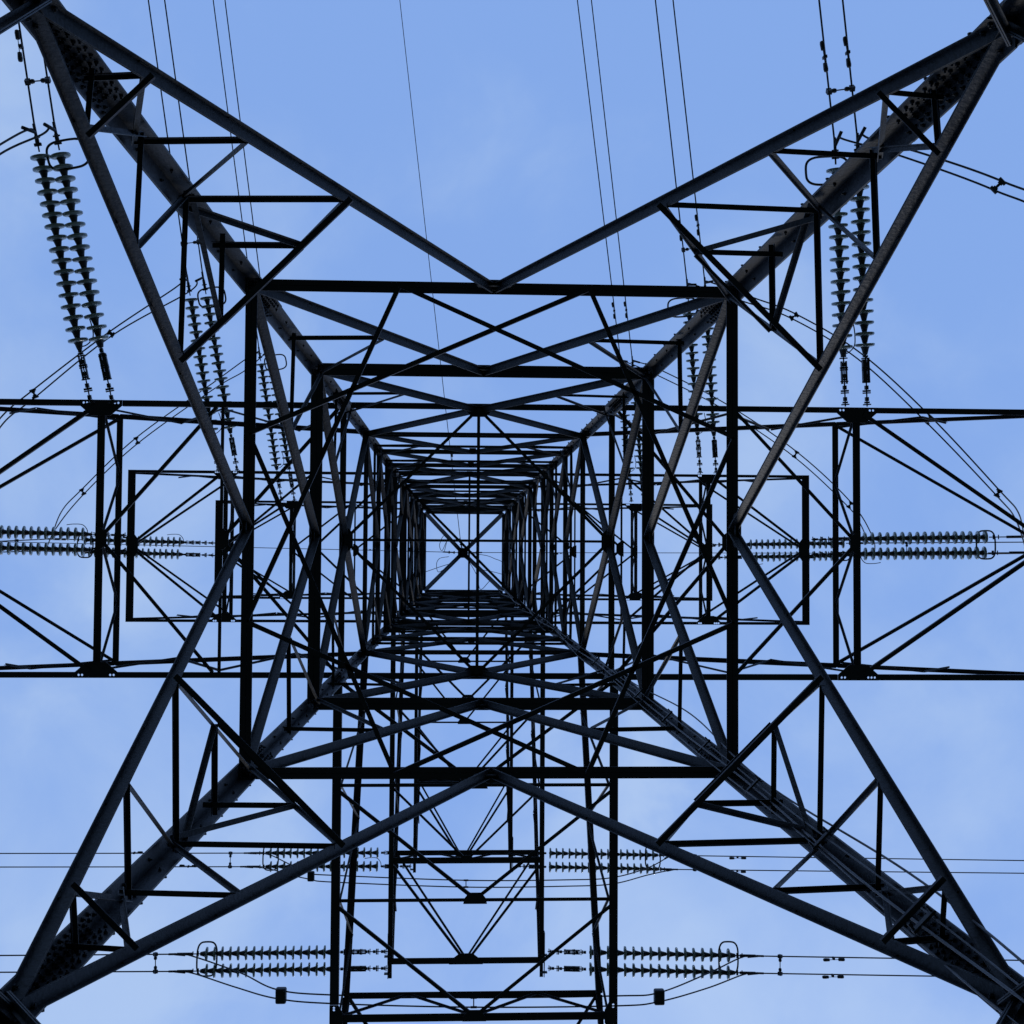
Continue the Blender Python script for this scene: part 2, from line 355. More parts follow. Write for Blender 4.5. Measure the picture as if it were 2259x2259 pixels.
# ------------------------------------------------------------------ crossarms
def crossarm(e, z, hw, body, stations, node, end, ztop, cw, bw, label, horn=0, pw=.30, ew=None, topz_end=.12, dw=.06):
    ew = ew or bw
    """e outward; chords at +-hw; struts on the bottom face at stations; node = deep beam pair; end beam at end"""
    arm = empty('crossarm', (0,0,0), pyl); arm['label'] = label
    l = V((-e.y, e.x, 0)); c = ax(z)
    P = lambda u, v, dz=0: e*u + l*v + V((c.x, c.y, z+dz))
    ct = ax(ztop); wt = W(ztop)
    def TPt(u, s):
        a = e*(wt)+l*(s*wt)+V((ct.x, ct.y, ztop)); b = P(end, s*hw, topz_end); t = (u-wt)/(end-wt); return a+(b-a)*t
    holes_nodes = (node,) if horn == 0 else ()
    for s in (-1, 1):
        u0 = body
        for nd in holes_nodes:
            part('chord', angle, P(u0, s*hw), P(nd-pw, s*hw), cw, -UP, depth=cw*.8, m=NAVY_STEEL, parent=arm)
            h = cw/2
            hs = [(d, 0) for d in (-pw*.82, -pw*.66, pw*.66, pw*.82)] + ([(pw*.50, 0)] if s > 0 else [])
            plate('gusset_plate', arm, P(nd, s*hw, -.004), e, l*(-s), [(-pw,-h),(pw,-h),(pw,h),(pw*.45,pw*.62),(-pw*.45,pw*.62),(-pw,h)], t=.012, holes=hs, hr=.017*(z/17.8)**.6, m=NAVY_STEEL)
            u0 = nd+pw
        part('chord', angle, P(u0, s*hw), P(end+.04, s*hw), cw, -UP, depth=cw*.8, m=NAVY_STEEL, parent=arm)
        if horn: 
            plate('gusset_plate', arm, P(end-.5, s*hw-.5*0, .0)+l*(s*cw*.5), e, UP, [(-.1,-.12),(.5,-.12),(.5+horn,-.03),(.5+horn,.03),(-.1,.06)], t=.014, m=NAVY_STEEL)
            part('chord', angle, P(end+.04, s*hw), P(end+horn, s*hw), cw*.7, -UP, depth=cw*.5, m=NAVY_STEEL, parent=arm)
        part('top_chord', angle, TPt(wt, s)-l*(s*.03), TPt(node, s)-l*(s*.03), cw*.85, UP, depth=cw*.8, m=NAVY_STEEL, parent=arm)
        part('top_chord', angle, TPt(node+.02, s)-l*(s*.03), TPt(end, s)-l*(s*.03), cw*.75, UP, depth=cw*.7, m=NAVY_STEEL, parent=arm)
        # zigzag between bottom chord and top chord
        st = [body]+list(stations)+[node]
        for i in range(len(st)-1):
            um = (st[i]+st[i+1])/2
            part('lacing_bar', angle, P(st[i], s*hw, .05)-l*(s*.05), TPt(um, s)-l*(s*.06), .035, l*s, depth=.03, parent=arm)
            part('lacing_bar', angle, TPt(um, s)-l*(s*.06), P(st[i+1], s*hw, .05)-l*(s*.05), .035, l*s, depth=.03, parent=arm)
        um = node+(end-node)*.35
        part('lacing_bar', angle, TPt(node, s)-l*(s*.07), P(um, s*hw, .05)-l*(s*.07), .03, l*s, depth=.03, parent=arm)
        part('lacing_bar', angle, P(um, s*hw, .05)-l*(s*.07), TPt(um+(end-node)*.2, s)-l*(s*.07), .03, l*s, depth=.03, parent=arm)
    for u in stations: part('cross_strut', angle, P(u, -hw, .03), P(u, hw, .03), dw*.8, -UP, depth=.04, m=NAVY_STEEL, parent=arm)
    part('cross_beam', twin, P(node, -hw, .02), P(node, hw, .02), bw, -UP, m=NAVY_STEEL, parent=arm)
    part('cross_beam', angle, TPt(node, -1), TPt(node, 1), bw*.85, -UP, depth=bw*.6, m=NAVY_STEEL, parent=arm)
    part('cross_beam', twin, P(end, -hw-cw*.5, -.014), P(end, hw+cw*.5, -.014), ew, -UP, m=NAVY_STEEL, parent=arm)
    # web between the two node beams
    tb = [-1, -.5, 0, .5, 1]
    for i in range(4):
        f = lambda j: (P(node, tb[j]*hw*.97, .04) if j % 2 == 0 else lerp(TPt(node, -1), TPt(node, 1), (tb[j]+1)/2))
        part('lacing_bar', angle, f(i), f(i+1), .04, e, depth=.03, parent=arm)
    # V bracing, apex at the middle of the next beam out
    st = [body]+list(stations)+[node]
    for i in range(len(st)-1):
        for s in (-1, 1): part('diagonal_brace', angle, P(st[i]+.08, s*hw*.98, -.02), P(st[i+1]-.06, s*.05, -.02), dw*.85, -UP, depth=.04, m=NAVY_STEEL, parent=arm)
        plate('gusset_plate', arm, P(st[i+1], 0, -.035), l, -e, [(-.17,-.04),(.17,-.04),(.16,.03),(.09,.12),(-.09,.12),(-.16,.03)], t=.01, m=NAVY_STEEL)
    for s in (-1, 1):
        part('diagonal_brace', angle, P(node+.1, s*hw*.97, -.02), P(end-.08, s*.09, -.02), dw, -UP, depth=.05, m=NAVY_STEEL, parent=arm)
        part('diagonal_brace', angle, TPt(node, s)-l*(s*.05), P(end-.1, s*.06, topz_end-.02), dw*.8, -UP, depth=.04, m=NAVY_STEEL, parent=arm)
    plate('gusset_plate', arm, P(end, 0, -.035), l, -e, [(-.36,-.07),(.36,-.07),(.30,.04),(.14,.16),(-.14,.16),(-.30,.04)], t=.012, m=NAVY_STEEL)
    for v in (-.17, .17):                                 # string shackle lugs
        mb = MB()
        if not horn: mb.box(P(end+.07, v, -.06), e, l, UP, .07, .015, .05)
        else: continue
        mb.obj('shackle_lug', DARK, arm)
    if horn:
        for s in (-1, 1):
            for u in (end-.12, end+.24):
                mb = MB(); mb.box(P(u, s*(hw+.06), -.06), e, l, UP, .012, .06, .05); mb.obj('shackle_lug', DARK, arm)
    return arm
XL, XR, YD = V((-1,0,0)), V((1,0,0)), V((0,1,0))
crossarm(XL, ZD, 1.95, 1.95, (3.70,), 5.43, 8.10, 20.0, .085, .11, 'broad lowest crossarm running out of the picture on the left')
crossarm(XR, ZD, 1.97, 1.95, (3.70,), 5.60, 8.46, 20.0, .085, .11, 'broad lowest crossarm running out of the picture on the right')
crossarm(XL, ZH, 1.585, 1.6, (3.3,), 5.20, 7.18, 28.5, .06, .095, 'middle crossarm with square end, left side', dw=.055, pw=.26, ew=.16)
crossarm(XR, ZH, 1.600, 1.6, (3.3,), 5.20, 7.33, 28.5, .06, .095, 'middle crossarm with square end, right side', dw=.055, pw=.26, ew=.16)
crossarm(XL, ZK, 1.30, 1.3, (3.0,), 4.72, 6.68, 35.2, .06, .09, 'topmost narrow crossarm on the left', dw=.055, pw=.30, ew=.15)
crossarm(XR, ZK, 1.30, 1.3, (3.0,), 4.68, 6.72, 35.2, .06, .09, 'topmost narrow crossarm on the right', dw=.055, pw=.30, ew=.15)
crossarm(YD, ZD, 2.00, 1.97, (3.53, 5.17), 6.83, 9.30, ZE, .125, .11, 'widest crossarm reaching past the bottom of the picture', pw=.2)
crossarm(YD, ZH, 1.605, 1.6, (3.26, 5.05), 6.66, 8.76, 28.5, .105, .13, 'middle crossarm towards the bottom carrying two string pairs', horn=.36, dw=.055)
crossarm(YD, ZK, 1.295, 1.3, (3.0, 4.65), 6.31, 8.33, 35.2, .09, .13, 'topmost crossarm towards the bottom, ending highest in the picture', horn=.34, dw=.055)
# cables strapped to the lower right leg
for j, off in enumerate((.03, .075, .12)):
    pts = []
    z = -1.5
    while z < ZT-.3:
        p = leg(1, 1, z)+V((-.055-off*.9, -.055-.11+off*.9, 0)); wv = .012+.012*j
        p += V((math.sin(z*1.3+j*2)*wv, -math.sin(z*1.1+j*1.7)*wv, 0)); pts.append(p); z += .25
    MB().tube(pts, .006 if j != 1 else .0085, 6).obj('cable', CABLE, pyl, True)
pts = [leg(1,1,z)+V((-.0+.05*math.sin((z-6)*1.1), -.19-.03*math.cos(z), 0)) for z in [ZA-1+.2*i for i in range(60)]]
MB().tube(pts, .008, 6).obj('cable', CABLE, pyl, True)
z = 5.0
while z < 26:
    p = leg(1,1,z); d = V((.707,-.707,0)); n = V((-.707,-.707,0))
    mb = MB(); mb.box(p+n*.185, d, n, UP, .085, .008, .02)
    for q_ in (-.07, .07): mb.rod(p+n*.15+d*q_, p+n*.235+d*q_, .008, 6)
    mb.obj('cable_clamp', DARK, pyl); z += 1.65

# ------------------------------------------------------------------ insulator strings
dm = MB(); dm.lathe([(.050,.030),(.048,.070),(.053,.105),(.060,.130),(.070,.141),(.096,.141),(.102,.134),(.094,.126),(.084,.112),(.096,.104),(.082,.094),(.086,.080),(.076,.070),(.084,.055),(.074,.030)], 26)
DISC = dm.mesh('disc', GLASS, True)
cm = MB(); cm.lathe([(-.060,.020),(-.055,.036),(-.020,.044),(.030,.056),(.058,.074),(.072,.070),(.090,.040),(.112,.024)], 16)
CAPM = cm.mesh('disc_cap', CAP, True)
def string(p0, p3, f1, f2, label, group, n=17, horn=0, hook=True, plate_link=False, flip=False):
    """p0 tower end, p3 conductor clamp; f1..f2 share of the length taken by the discs"""
    root = empty('insulator_string', p0); d = p3-p0; L = d.length
    root.rotation_mode = 'QUATERNION'; root.rotation_quaternion = d.to_track_quat('X', 'Z')
    tag(root, label, 'insulator string', group)
    X, Y, Z = V((1,0,0)), V((0,1,0)), V((0,0,1))
    x1, x2 = L*f1, L*f2; pit = (x2-x1)/n
    mb = MB()                                             # shackles and links up to the first disc
    mb.rod(V((0,0,0)), V((x1,0,0)), .011, 6)
    x = .06; k = 0
    while x < x1-.03:
        mb.box(V((x,0,0)), Y, Z, X, .055 if k % 2 else .035, .022, .014); mb.rod(V((x-.03,-.06,0)), V((x-.03,.06,0)), .010, 6); mb.box(V((x+.05,0,0)), Y, Z, X, .024, .026, .03)
        x += .17; k += 1
    a, b = x1*.42, x1*.84
    for s in (-1, 1): mb.box(V(((a+b)/2, s*.034, 0)), Y, Z, X, .008 if not plate_link else .017, .03, (b-a)/2)
    mb.obj('shackle_chain', DARK, root)
    for i in range(n):
        o = bpy.data.objects.new('disc', DISC); C.objects.link(o); o.parent = root; o.location = (x1+pit*i+(.0 if not flip else pit), 0, 0)
        o.scale = (pit/.17 if not flip else -pit/.17, 1, 1)
        o.rotation_euler = (random.uniform(0,6.28), random.uniform(-.03,.03), random.uniform(-.03,.03)); o.location.x += random.uniform(-.003,.003)
        c = bpy.data.objects.new('disc_cap', CAPM); C.objects.link(c); c.parent = o
    mb = MB(); mb.rod(V((x2,0,0)), V((L,0,0)), .013, 6)
    mb.box(V((x2+.10,0,0)), Y, Z, X, .05, .02, .02); mb.rod(V((x2+.2,-.05,0)), V((x2+.2,.05,0)), .012, 6)
    mb.rod(V((max(x2+.1, L-.38),0,0)), V((L-.05,0,0)), .030, 10); mb.rod(V((L-.05,0,0)), V((L+.12,0,0)), .022, 10)
    mb.obj('dead_end_clamp', DARK, root, True)
    if hook:
        pts = [V((x1-.02,0,0)), V((x1+.0,.10,.05)), V((x1+.10,.20,.08)), V((x1+.28,.21,.08)), V((x1+.42,.19,.07))]
        MB().tube(spline(pts, 6), .009, 6).obj('arcing_hook', DARK, root, True)
    if horn:
        ya, yb = horn; yc, hy = (ya+yb)/2, abs(yb-ya)/2; xc, hx = x2-.09, .20; pts = []
        for k in range(25):
            t = 2*math.pi*k/24+.3; c_, s_ = math.cos(t), math.sin(t)
            pts.append(V((xc+hx*math.copysign(abs(c_)**.6, c_), yc+hy*math.copysign(abs(s_)**.6, s_), -.05)))
        MB().tube(spline(pts, 3), .018, 8).obj('arcing_ring', DARK, root, True)
    return root
def pick(p0, p3, px):                                     # share of p0..p3 at which a sight line passes
    best = (9, 0)
    for i in range(201):
        t = i/200; q_ = lerp(p0, p3, t); u = U(px[0], px[1], q_.z); d = (u-q_).length
        if d < best[0]: best = (d, t)
    return best[1]
GS = 'twin strings of glass disc insulators'
def pair(z, specs, side, level, names, horns=(1,0), dz=.45, hook=(True,False), **kw):
    res = []
    for i, (t, a, b, c) in enumerate(specs):
        p0, p3 = U(t[0], t[1], z-.04), U(c[0], c[1], z-dz)
        f1, f2 = pick(p0, p3, a), pick(p0, p3, b)
        string(p0, p3, f1, f2, '%s string of the %s pair %s' % (names[i], level, side), GS+' '+side, horn=horns[i], hook=hook[i], plate_link=(i == 1), **kw)
        res.append(p3)
    return res
LR = ('left-hand', 'right-hand'); TB = ('upper', 'lower')
LVL = {1:'lowest arm', 2:'middle arm', 3:'topmost arm'}
live = {}
TL, TRr = 'pulling up the left side of the picture', 'pulling up the right side of the picture'
live['T1L'] = pair(ZD, [((201,893),(172,762),(87,336),(78,292)), ((249,893),(222,758),(132,332),(122,288))], TL, LVL[1], LR, horns=(0,(-.17,.40)))
live['T2L'] = pair(ZH, [((482,1042),(476,955),(421,652),(414,618)), ((524,1042),(510,950),(455,648),(448,612))], TL, LVL[2], LR, horns=(0,(-.17,.40)))
live['T3L'] = pair(ZK, [((621,1106),(611,1032),(576,796),(572,775)), ((650,1106),(637,1030),(598,793),(594,772))], TL, LVL[3], LR, horns=(0,(-.17,.40)))
live['T1R'] = pair(ZD, [((1865,897),(1867,778),(1844,362),(1842,322)), ((1913,897),(1913,772),(1896,352),(1892,312))], TRr, LVL[1], LR, horns=((.17,-.46),0))
live['T2R'] = pair(ZH, [((1545,1046),(1544,955),(1519,668),(1516,628)), ((1580,1046),(1577,955),(1560,664),(1555,624))], TRr, LVL[2], LR, horns=((.17,-.46),0))
live['T3R'] = pair(ZK, [((1393,1108),(1392,1040),(1372,818),(1369,795)), ((1420,1108),(1419,1038),(1398,816),(1395,795))], TRr, LVL[3], LR, horns=((.17,-.46),0))
SL, SR = 'pulling out to the left edge', 'pulling out to the right edge'
live['L2'] = pair(ZH, [((279,1181),(190,1178),(-88,1171),(-130,1170)), ((279,1215),(190,1214),(-88,1207),(-130,1206))], SL, LVL[2], TB, horns=((.14,-.47),0), hook=(True,False))
live['L3'] = pair(ZK, [((472,1198),(402,1196),(182,1190),(112,1189)), ((472,1225),(398,1224),(178,1217),(100,1215))], SL, LVL[3], TB, horns=((.14,-.47),0), hook=(True,False))
live['R2'] = pair(ZH, [((1790,1190),(1900,1188),(2182,1183),(2260,1184)), ((1790,1223),(1902,1223),(2180,1219),(2266,1219))], SR, LVL[2], TB, horns=((-.14,.47),0), hook=(False,True))
live['R3'] = pair(ZK, [((1569,1202),(1650,1201),(1867,1198),(1915,1198)), ((1569,1230),(1650,1229),(1867,1225),(1930,1225))], SR, LVL[3], TB, horns=((-.14,.47),0), hook=(False,True))
BL, BR = 'running left below the tower', 'running right below the tower'
live['BL2'] = pair(ZH, [((855,2099),(742,2101),(448,2103),(385,2105)), ((855,2136),(742,2138),(448,2142),(385,2143))], BL, 'middle bottom arm', TB, horns=((.26,-.44),0), hook=(False,False), flip=True, dz=.5)
live['BR2'] = pair(ZH, [((1208,2099),(1294,2100),(1616,2106),(1672,2109)), ((1208,2136),(1294,2137),(1616,2144),(1672,2147))], BR, 'middle bottom arm', TB, horns=((-.30,.38),0), hook=(False,False), flip=True, dz=.5)
live['BL3'] = pair(ZK, [((908,1881),(840,1881),(590,1882),(548,1882)), ((908,1911),(840,1910),(590,1912),(540,1912))], BL, 'topmost bottom arm', TB, horns=((.26,-.44),0), hook=(False,True), flip=True)
live['BR3'] = pair(ZK, [((1138,1881),(1206,1881),(1447,1886),(1480,1887)), ((1138,1911),(1206,1910),(1450,1916),(1486,1918))], BR, 'topmost bottom arm', TB, horns=((-.30,.38),0), hook=(False,False), flip=True)

# ------------------------------------------------------------------ wires
def wire(p, q, label, group, r=.0145, slope=-.10, length=170, name='conductor', cat='wire'):
    """taut wire leaving p in the level direction of q, sagging like a catenary"""
    h = V((q.x-p.x, q.y-p.y, 0)); h.normalize(); pts = []
    for i in range(61):
        x = length*(i/60)**1.6; pts.append(p+h*x+UP*(slope*x+.5*(-slope*2/330)*x*x))
    return tag(MB().tube(pts, r, 8).obj(name, WIRE, None, True), label, cat, group)
def aim(p, px, py, slope=-.10):
    """far point of a wire starting at p whose sight line is px,py"""
    z = p.z
    for _ in range(12): q_ = U(px, py, z); z = p.z+slope*math.hypot(q_.x-p.x, q_.y-p.y)
    return U(px, py, z)
GW = 'conductors in twin bundles'
wires = {}
def leave(key, far, names, what, slope=-.10):
    for i, (fx, fy) in enumerate(far):
        p = live[key][i]; q_ = aim(p, fx, fy, slope)
        wire(p, q_, '%s wire of the pair leaving the %s' % (names[i], what), GW, slope=slope); wires[key, i] = (p, q_, slope)
leave('T1L', [(34,0),(78,0)], LR, 'lowest arm at the top left corner')
leave('T2L', [(327,0),(363,0)], LR, 'middle arm through the top left edge')
leave('T3L', [(470,0),(496,0)], LR, 'topmost arm, left of the thin earth wire')
leave('T3R', [(1274,0),(1305,0)], LR, 'topmost arm, right of the thin earth wire')
leave('T2R', [(1446,0),(1485,0)], LR, 'middle arm through the top right edge')
leave('T1R', [(1807,0),(1859,0)], LR, 'lowest arm at the far right of the top')
leave('L2', [(-400,1163),(-400,1199)], TB, 'middle arm beyond the left edge')
leave('R2', [(2700,1178),(2700,1214)], TB, 'middle arm beyond the right edge')
leave('L3', [(0,1194),(0,1218)], TB, 'topmost arm towards the left edge')
leave('R3', [(2259,1196),(2259,1221)], TB, 'topmost arm towards the right edge')
leave('BL2', [(0,2108),(0,2145)], TB, 'middle bottom arm at the lower left')
leave('BR2', [(2259,2119),(2259,2157)], TB, 'middle bottom arm at the lower right')
leave('BL3', [(0,1883),(0,1913)], TB, 'topmost bottom arm towards the left')
leave('BR3', [(2259,1899),(2259,1927)], TB, 'topmost bottom arm towards the right')
pk = V((-.08,.08,ZP))
for far, st, lb in (((882,0), (1016,1195), 'thin earth wire from the peak to the top edge'), ((0,1195), (985,1218), 'thin earth wire from the peak across the left side'), ((2259,1221), (1055,1219), 'thin earth wire from the peak across the right side')):
    p = U(st[0], st[1], ZP-.03); q_ = aim(p, far[0], far[1], -.05)
    wire(p, q_, lb, 'earth wires from the peak', r=.011, slope=-.05, name='earth_wire'); wires[lb] = (p, q_, -.05)
    h = (p-pk).normalized(); mb = MB(); mb.rod(pk, p, .014, 6)
    L = (p-pk).length; x = .12
    while x < L: mb.box(pk+h*x, h.cross(UP).normalized(), UP, h, .045, .02, .02); x += .16
    mb.rod(p-h*.25, p+h*.12, .022, 8)
    mb.obj('earth_wire_fitting', DARK, pyl, True)
def on_wire(key, px, py):
    p, q_, sl = wires[key]; h = V((q_.x-p.x, q_.y-p.y, 0)); h.normalize(); best = (9, p)
    for i in range(1600):
        x = i*.02; c_ = p+h*x+UP*(sl*x+.5*(-sl*2/330)*x*x); d = (U(px, py, c_.z)-c_).length
        if d < best[0]: best = (d, c_)
    return best[1], h
# vibration dampers
def damper(c_, h, label, side=1, s=1.):
    mb = MB(); l = h.cross(UP)*side; o = -UP*.05+l*.035
    mb.box(c_-UP*.02+l*.015, h, l, UP, .02, .025, .045); mb.rod(c_+o-h*.15*s, c_+o+h*.15*s, .006, 6)
    for k in (-1, 1): mb.lathe([(-.075*s,.014),(-.068*s,.030),(.02*s,.036),(.055*s,.030),(.065*s,.012)], 12, h*k, c_+o+h*(k*.165*s))
    return tag(mb.obj('vibration_damper', DARK, None, True), label, 'damper', 'dumbbell dampers clamped on the wires')
for key, px, py, lb in ((('T1L',0),45,105,'dumbbell damper on the leftmost wire near the top left corner'),
    (('T1R',0),1822,127,'dumbbell damper on the left wire of the rightmost pair'), (('T1R',1),1877,118,'dumbbell damper on the right wire of the rightmost pair'),
    (('T2R',0),1506,510,'dumbbell damper behind the brace on the second pair, left wire'), (('T2R',1),1539,497,'dumbbell damper on the right wire of the second pair'),
    (('T3R',0),1357,685,'dumbbell damper inside the upper frame, left wire'), (('T3R',1),1386,683,'dumbbell damper inside the upper frame, right wire'),
    (('BL3',0),297,1883,'dumbbell damper on the upper wire beside the lower left leg'), (('BL3',1),415,1913,'dumbbell damper on the wire just right of the lower left leg'),
    (('BL3',1),300,1914,'dumbbell damper half behind the lower left leg'),
    (('BR2',0),1838,2115,'dumbbell damper on the upper wire at the lower right'), (('BR2',1),1837,2153,'dumbbell damper on the lower wire at the lower right'),
    (('BR3',0),1626,1891,'dumbbell damper on the wire hidden by the lower right strut'), (('BR3',1),1626,1920,'dumbbell damper just below the lower right strut'),
    ('thin earth wire from the peak to the top edge',996,1015,'small damper on the earth wire inside the tower'),
    ('thin earth wire from the peak across the right side',1238,1218,'small damper on the earth wire right of the tower core'),
    ('thin earth wire from the peak across the left side',816,1213,'small damper on the earth wire left of the tower core')):
    c_, h = on_wire(key, px, py); damper(c_, h, lb, side=1 if 'T' in str(key) else -1)
def spacer(a, b, label, balls=True, name='spacer'):
    mb = MB(); d = (b-a).normalized()
    if balls:
        mb.rod(a, b, .010, 8)
        for p in (a, b): mb.box(p, d.orthogonal().normalized(), d.cross(d.orthogonal().normalized()), d, .035, .04, .035)
        L = (b-a).length
        for t in (.22, .78): mb.lathe([(-.04,.008),(-.03,.028),(0,.036),(.03,.028),(.04,.008)], 10, d, lerp(a, b, t))
    else:
        e = d.orthogonal().normalized()
        mb.prism(a, b, [(-.018,-.012),(.018,-.012),(.018,.012),(-.018,.012)], UP.cross(d).normalized(), UP)
        h = UP.cross(d).normalized()
        for p, s in ((a, 1), (b, -1)): mb.rod(p-h*.06, p+h*.06, .027, 10); mb.prism(p, p+d*(s*.05), [(-.035,-.015),(.035,-.015),(.035,.015),(-.035,.015)], h, UP)
    return tag(mb.obj(name, DARK), label, 'spacer', 'spacers holding twin wires apart')
for key, pa, pb, lb in (('T1L',(62,180),(105,178),'ball spacer near the top left corner'), ('T1R',(1829,203),(1879,194),'ball spacer between the rightmost wires'),
    ('T2R',(1508,551),(1547,546),'ball spacer beside the upper right brace'), ('T2L',(405,537),(437,533),'ball spacer left of the upper left leg'), 
    ('BL2',(342,2105),(342,2145),'ball spacer on the lower left wires'), ('BR2',(1721,2110),(1721,2149),'ball spacer on the lower right wires'),
    ('BL3',(508,1882),(508,1912),'ball spacer under the lower left strut'), ('BR3',(1533,1888),(1533,1919),'ball spacer at the lower right brace'),
    ('L3',(36,1190),(36,1217),'ball spacer between the long strings on the left'), ('R3',(2000,1197),(2000,1223),'ball spacer between the long strings on the right')):
    spacer(on_wire((key,0), *pa)[0], on_wire((key,1), *pb)[0], lb)
# jumpers: twin loops joining one set of strings to the other
GJ = 'slack jumper wires in twin loops'
def jumper(pts, label, lug=True):
    P = []
    for p in pts: P.append(p if isinstance(p, Vector) else U(*p))
    mb = MB(); mb.tube(spline(P, 10), .0155, 8)
    if lug:
        d = (P[1]-P[0]).normalized(); mb.rod(P[0], P[0]+d*.22, .026, 8)
        d = (P[-2]-P[-1]).normalized(); mb.rod(P[-1], P[-1]+d*.22, .026, 8)
    tag(mb.obj('jumper_wire', WIRE, None, True), label, 'jumper', GJ); return P
def lv(k, i, back=.12):
    p = live[k][i].copy(); return p
z1, z2, z3 = ZD-.5, ZH-.5, ZK-.45
jumper([lv('T1L',0), (62,286,z1-.05), (0,319,z1-.5), (-160,420,z1-1.5), (-420,760,z1-1.9), V((-12.6,-.30,z1+.1))], 'upper jumper wire cut by the left edge near the top left leg')
jumper([lv('T1L',1), (110,281,z1-.05), (92,297,z1-.1), (0,340,z1-.5), (-130,440,z1-1.5), (-380,780,z1-1.9), V((-12.3,.02,z1+.1))], 'lower jumper wire cut by the left edge near the top left leg')
jumper([lv('T2L',0), (405,617,z2-.05), (385,636,z2-.2), (240,733,z2-1.1), (72,861,z2-1.8), (0,923,z2-1.9), (-70,1020,z2-1.3), lv('L2',0)], 'upper wire of the long jumper reaching the left edge')
jumper([lv('T2L',1), (436,618,z2-.05), (415,645,z2-.2), (249,739,z2-1.1), (78,876,z2-1.8), (0,943,z2-1.9), (-60,1060,z2-1.3), lv('L2',1)], 'lower wire of the long jumper reaching the left edge')
jumper([lv('T3L',0), (541,793,z3-.1), (468,846,z3-.6), (300,966,z3-1.5), (180,1080,z3-1.4), (136,1128,z3-.8), lv('L3',0)], 'upper wire of the curved jumper inside the left arm')
jumper([lv('T3L',1), (541,817,z3-.1), (472,858,z3-.6), (304,978,z3-1.5), (185,1090,z3-1.4), (124,1165,z3-.8), lv('L3',1)], 'lower wire of the curved jumper inside the left arm')
jumper([lv('T1R',0), (1850,304,z1), (1870,310,z1-.1), (1990,345,z1-.4), (2192,419,z1-1.0), (2340,500,z1-1.4), (2620,800,z1-1.6), V((12.9,.0,z1+.1))], 'lower jumper wire cut by the right edge near the top right leg')
jumper([lv('T1R',1), (1900,297,z1), (1925,308,z1-.1), (2040,340,z1-.4), (2211,400,z1-1.0), (2380,485,z1-1.4), (2660,760,z1-1.6), V((13.2,-.3,z1+.1))], 'upper jumper wire cut by the right edge near the top right leg')
jumper([lv('T2R',0), (1530,628,z2-.05), (1640,665,z2-.5), (1745,702,z2-.9), (1890,790,z2-1.5), (2044,932,z2-1.9), (2199,1094,z2-1.6), (2240,1145,z2-.9), lv('R2',1)], 'left wire of the long jumper curving down the right side')
jumper([lv('T2R',1), (1565,622,z2-.05), (1660,656,z2-.5), (1758,694,z2-.9), (1900,780,z2-1.5), (2054,920,z2-1.9), (2205,1082,z2-1.6), (2246,1130,z2-.9), lv('R2',0)], 'right wire of the long jumper curving down the right side')
jumper([lv('T3R',0), (1375,796,z3-.05), (1459,832,z3-.4), (1600,905,z3-1.0), (1752,1008,z3-1.5), (1872,1119,z3-1.4), (1900,1160,z3-.8), lv('R3',0)], 'left wire of the short jumper crossing the right arm')
jumper([lv('T3R',1), (1405,798,z3-.05), (1459,817,z3-.4), (1605,893,z3-1.0), (1758,997,z3-1.5), (1878,1109,z3-1.4), (1925,1185,z3-.8), lv('R3',1)], 'right wire of the short jumper crossing the right arm')
jumper([lv('BL2',0), (420,2108,z2), (530,2146,z2-.6), (611,2183,z2-1.3), (735,2195,z2-1.6), (1046,2201,z2-1.8), (1359,2197,z2-1.6), (1453,2190,z2-1.3), (1560,2148,z2-.6), (1636,2112,z2), lv('BR2',0)], 'upper jumper wire with weights along the bottom of the picture')
jumper([lv('BL2',1), (425,2147,z2), (520,2178,z2-.6), (611,2203,z2-1.3), (735,2214,z2-1.6), (1046,2222,z2-1.8), (1359,2219,z2-1.6), (1453,2210,z2-1.3), (1560,2180,z2-.6), (1640,2150,z2), lv('BR2',1)], 'lower jumper wire with weights along the bottom of the picture')
jumper([lv('BL3',0), (590,1884,z3-.05), (640,1907,z3-.5), (686,1926,z3-1.1), (735,1931,z3-1.3), (1027,1942,z3-1.6), (1250,1941,z3-1.4), (1351,1936,z3-1.1), (1430,1914,z3-.4), lv('BR3',0)], 'upper jumper wire passing under the topmost bottom arm')
jumper([lv('BL3',1), (590,1916,z3-.05), (640,1930,z3-.5), (686,1940,z3-1.1), (735,1946,z3-1.3), (1027,1957,z3-1.6), (1250,1955,z3-1.4), (1351,1950,z3-1.1), (1430,1930,z3-.4), lv('BR3',1)], 'lower jumper wire passing under the topmost bottom arm')
for a, b, z, lb in (((72,861),(78,876),z2-1.8,'jumper spacer at the far left above the lowest arm'), ((240,733),(249,739),z2-1.1,'jumper spacer between the left strings and the leg'),
    ((300,966),(304,978),z3-1.5,'jumper spacer inside the left arm, upper right one'), ((180,1080),(185,1090),z3-1.4,'jumper spacer inside the left arm, lower left one'),
    ((2192,419),(2211,400),z1-1.0,'jumper spacer close to the upper right edge'), ((1745,702),(1758,694),z2-.9,'jumper spacer under the upper right strut'),
    ((2044,932),(2054,920),z2-1.9,'jumper spacer just below the right arm chord'), ((2199,1094),(2205,1082),z2-1.6,'jumper spacer at the far right above the strings'),
    ((1752,1008),(1758,997),z3-1.5,'jumper spacer in the middle of the right arm'), ((1872,1119),(1878,1109),z3-1.4,'jumper spacer beside the right arm beams')):
    spacer(U(*a, z), U(*b, z), lb, balls=False)
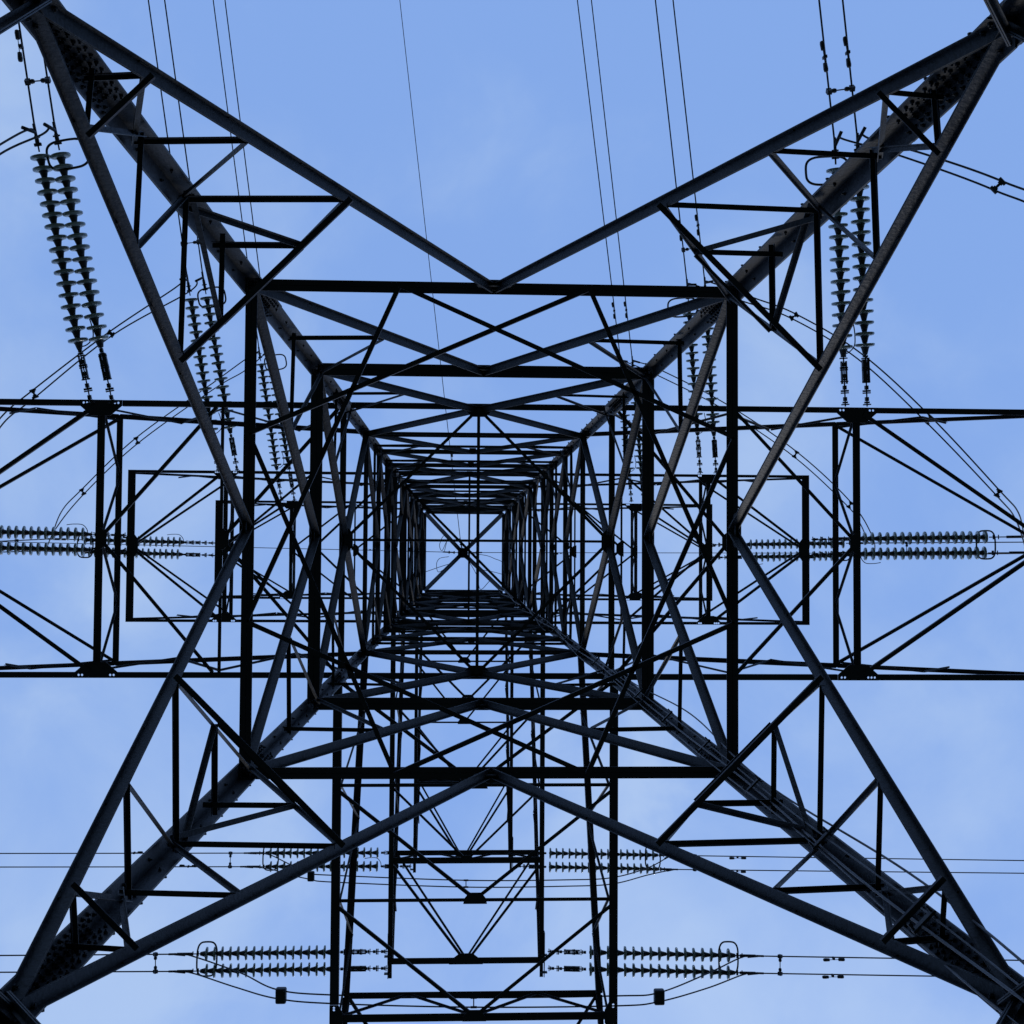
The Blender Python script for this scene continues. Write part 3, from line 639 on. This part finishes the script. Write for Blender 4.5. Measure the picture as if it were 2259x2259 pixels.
for (x, y), z, s, lb in (((620,2196),z2-1.3,1.,'black box weight on the jumper at lower left'), ((1454,2199),z2-1.3,1.,'black box weight on the jumper at lower right'), ((686,1933),z3-1.1,.85,'black box weight hanging on the upper left jumper')):
    bm = bmesh.new(); bmesh.ops.create_cube(bm, size=1); bmesh.ops.scale(bm, vec=(.21*s,.30*s,.16*s), verts=bm.verts); bmesh.ops.bevel(bm, geom=bm.edges[:], offset=.035, segments=3, affect='EDGES', profile=.5)
    me = bpy.data.meshes.new('jumper_weight'); bm.to_mesh(me); bm.free(); me.materials.append(DARK)
    o = bpy.data.objects.new('jumper_weight', me); C.objects.link(o); o.location = U(x, y, z); tag(o, lb, 'weight', 'weights on the jumper wires')
for px, ya, yb, z, lb in ((1028,1942,1957,z3-1.6,'thin bar tying the upper jumper wires at mid span'), (1045,2201,2222,z2-1.8,'thin bar tying the lowest jumper wires at mid span')):
    mb = MB(); a, b = U(px, ya, z), U(px, yb, z); mb.rod(a, b, .012, 8)
    for p in (a, b): mb.rod(p-V((.06,0,0)), p+V((.06,0,0)), .024, 8)
    tag(mb.obj('spacer', DARK), lb, 'spacer', 'spacers holding twin wires apart')
# slack earth-wire tails around the peak
for pts, lb in (([(1018,1215,ZP-.1),(985,1180,ZP-.6),(970,1200,ZP-1.),(975,1215,ZP-.8),(985,1195,ZP-.3),(980,1218,ZP-.1)], 1), ([(990,1228,ZP-.2),(970,1232,ZP-.6),(963,1245,ZP-.8),(968,1262,ZP-1.),(990,1245,ZP-1.2),(937,1262,ZP-2.2)], 2),
    ([(1030,1220,ZP-.1),(1070,1225,ZP-.5),(1090,1232,ZP-.9),(1112,1245,ZP-1.5),(1120,1290,ZP-3)], 3), ([(1022,1228,ZP-.1),(1035,1240,ZP-.7),(1052,1270,ZP-1.6),(1060,1300,ZP-2.6),(1080,1282,ZP-2.9)], 4), ([(1025,1225,ZP-.1),(1050,1252,ZP-.8),(1090,1262,ZP-1.6),(1112,1268,ZP-2.4)], 5)):
    MB().tube(spline([U(*p) for p in pts], 8), .010, 6).obj('earth_lead', CABLE, pyl, True)
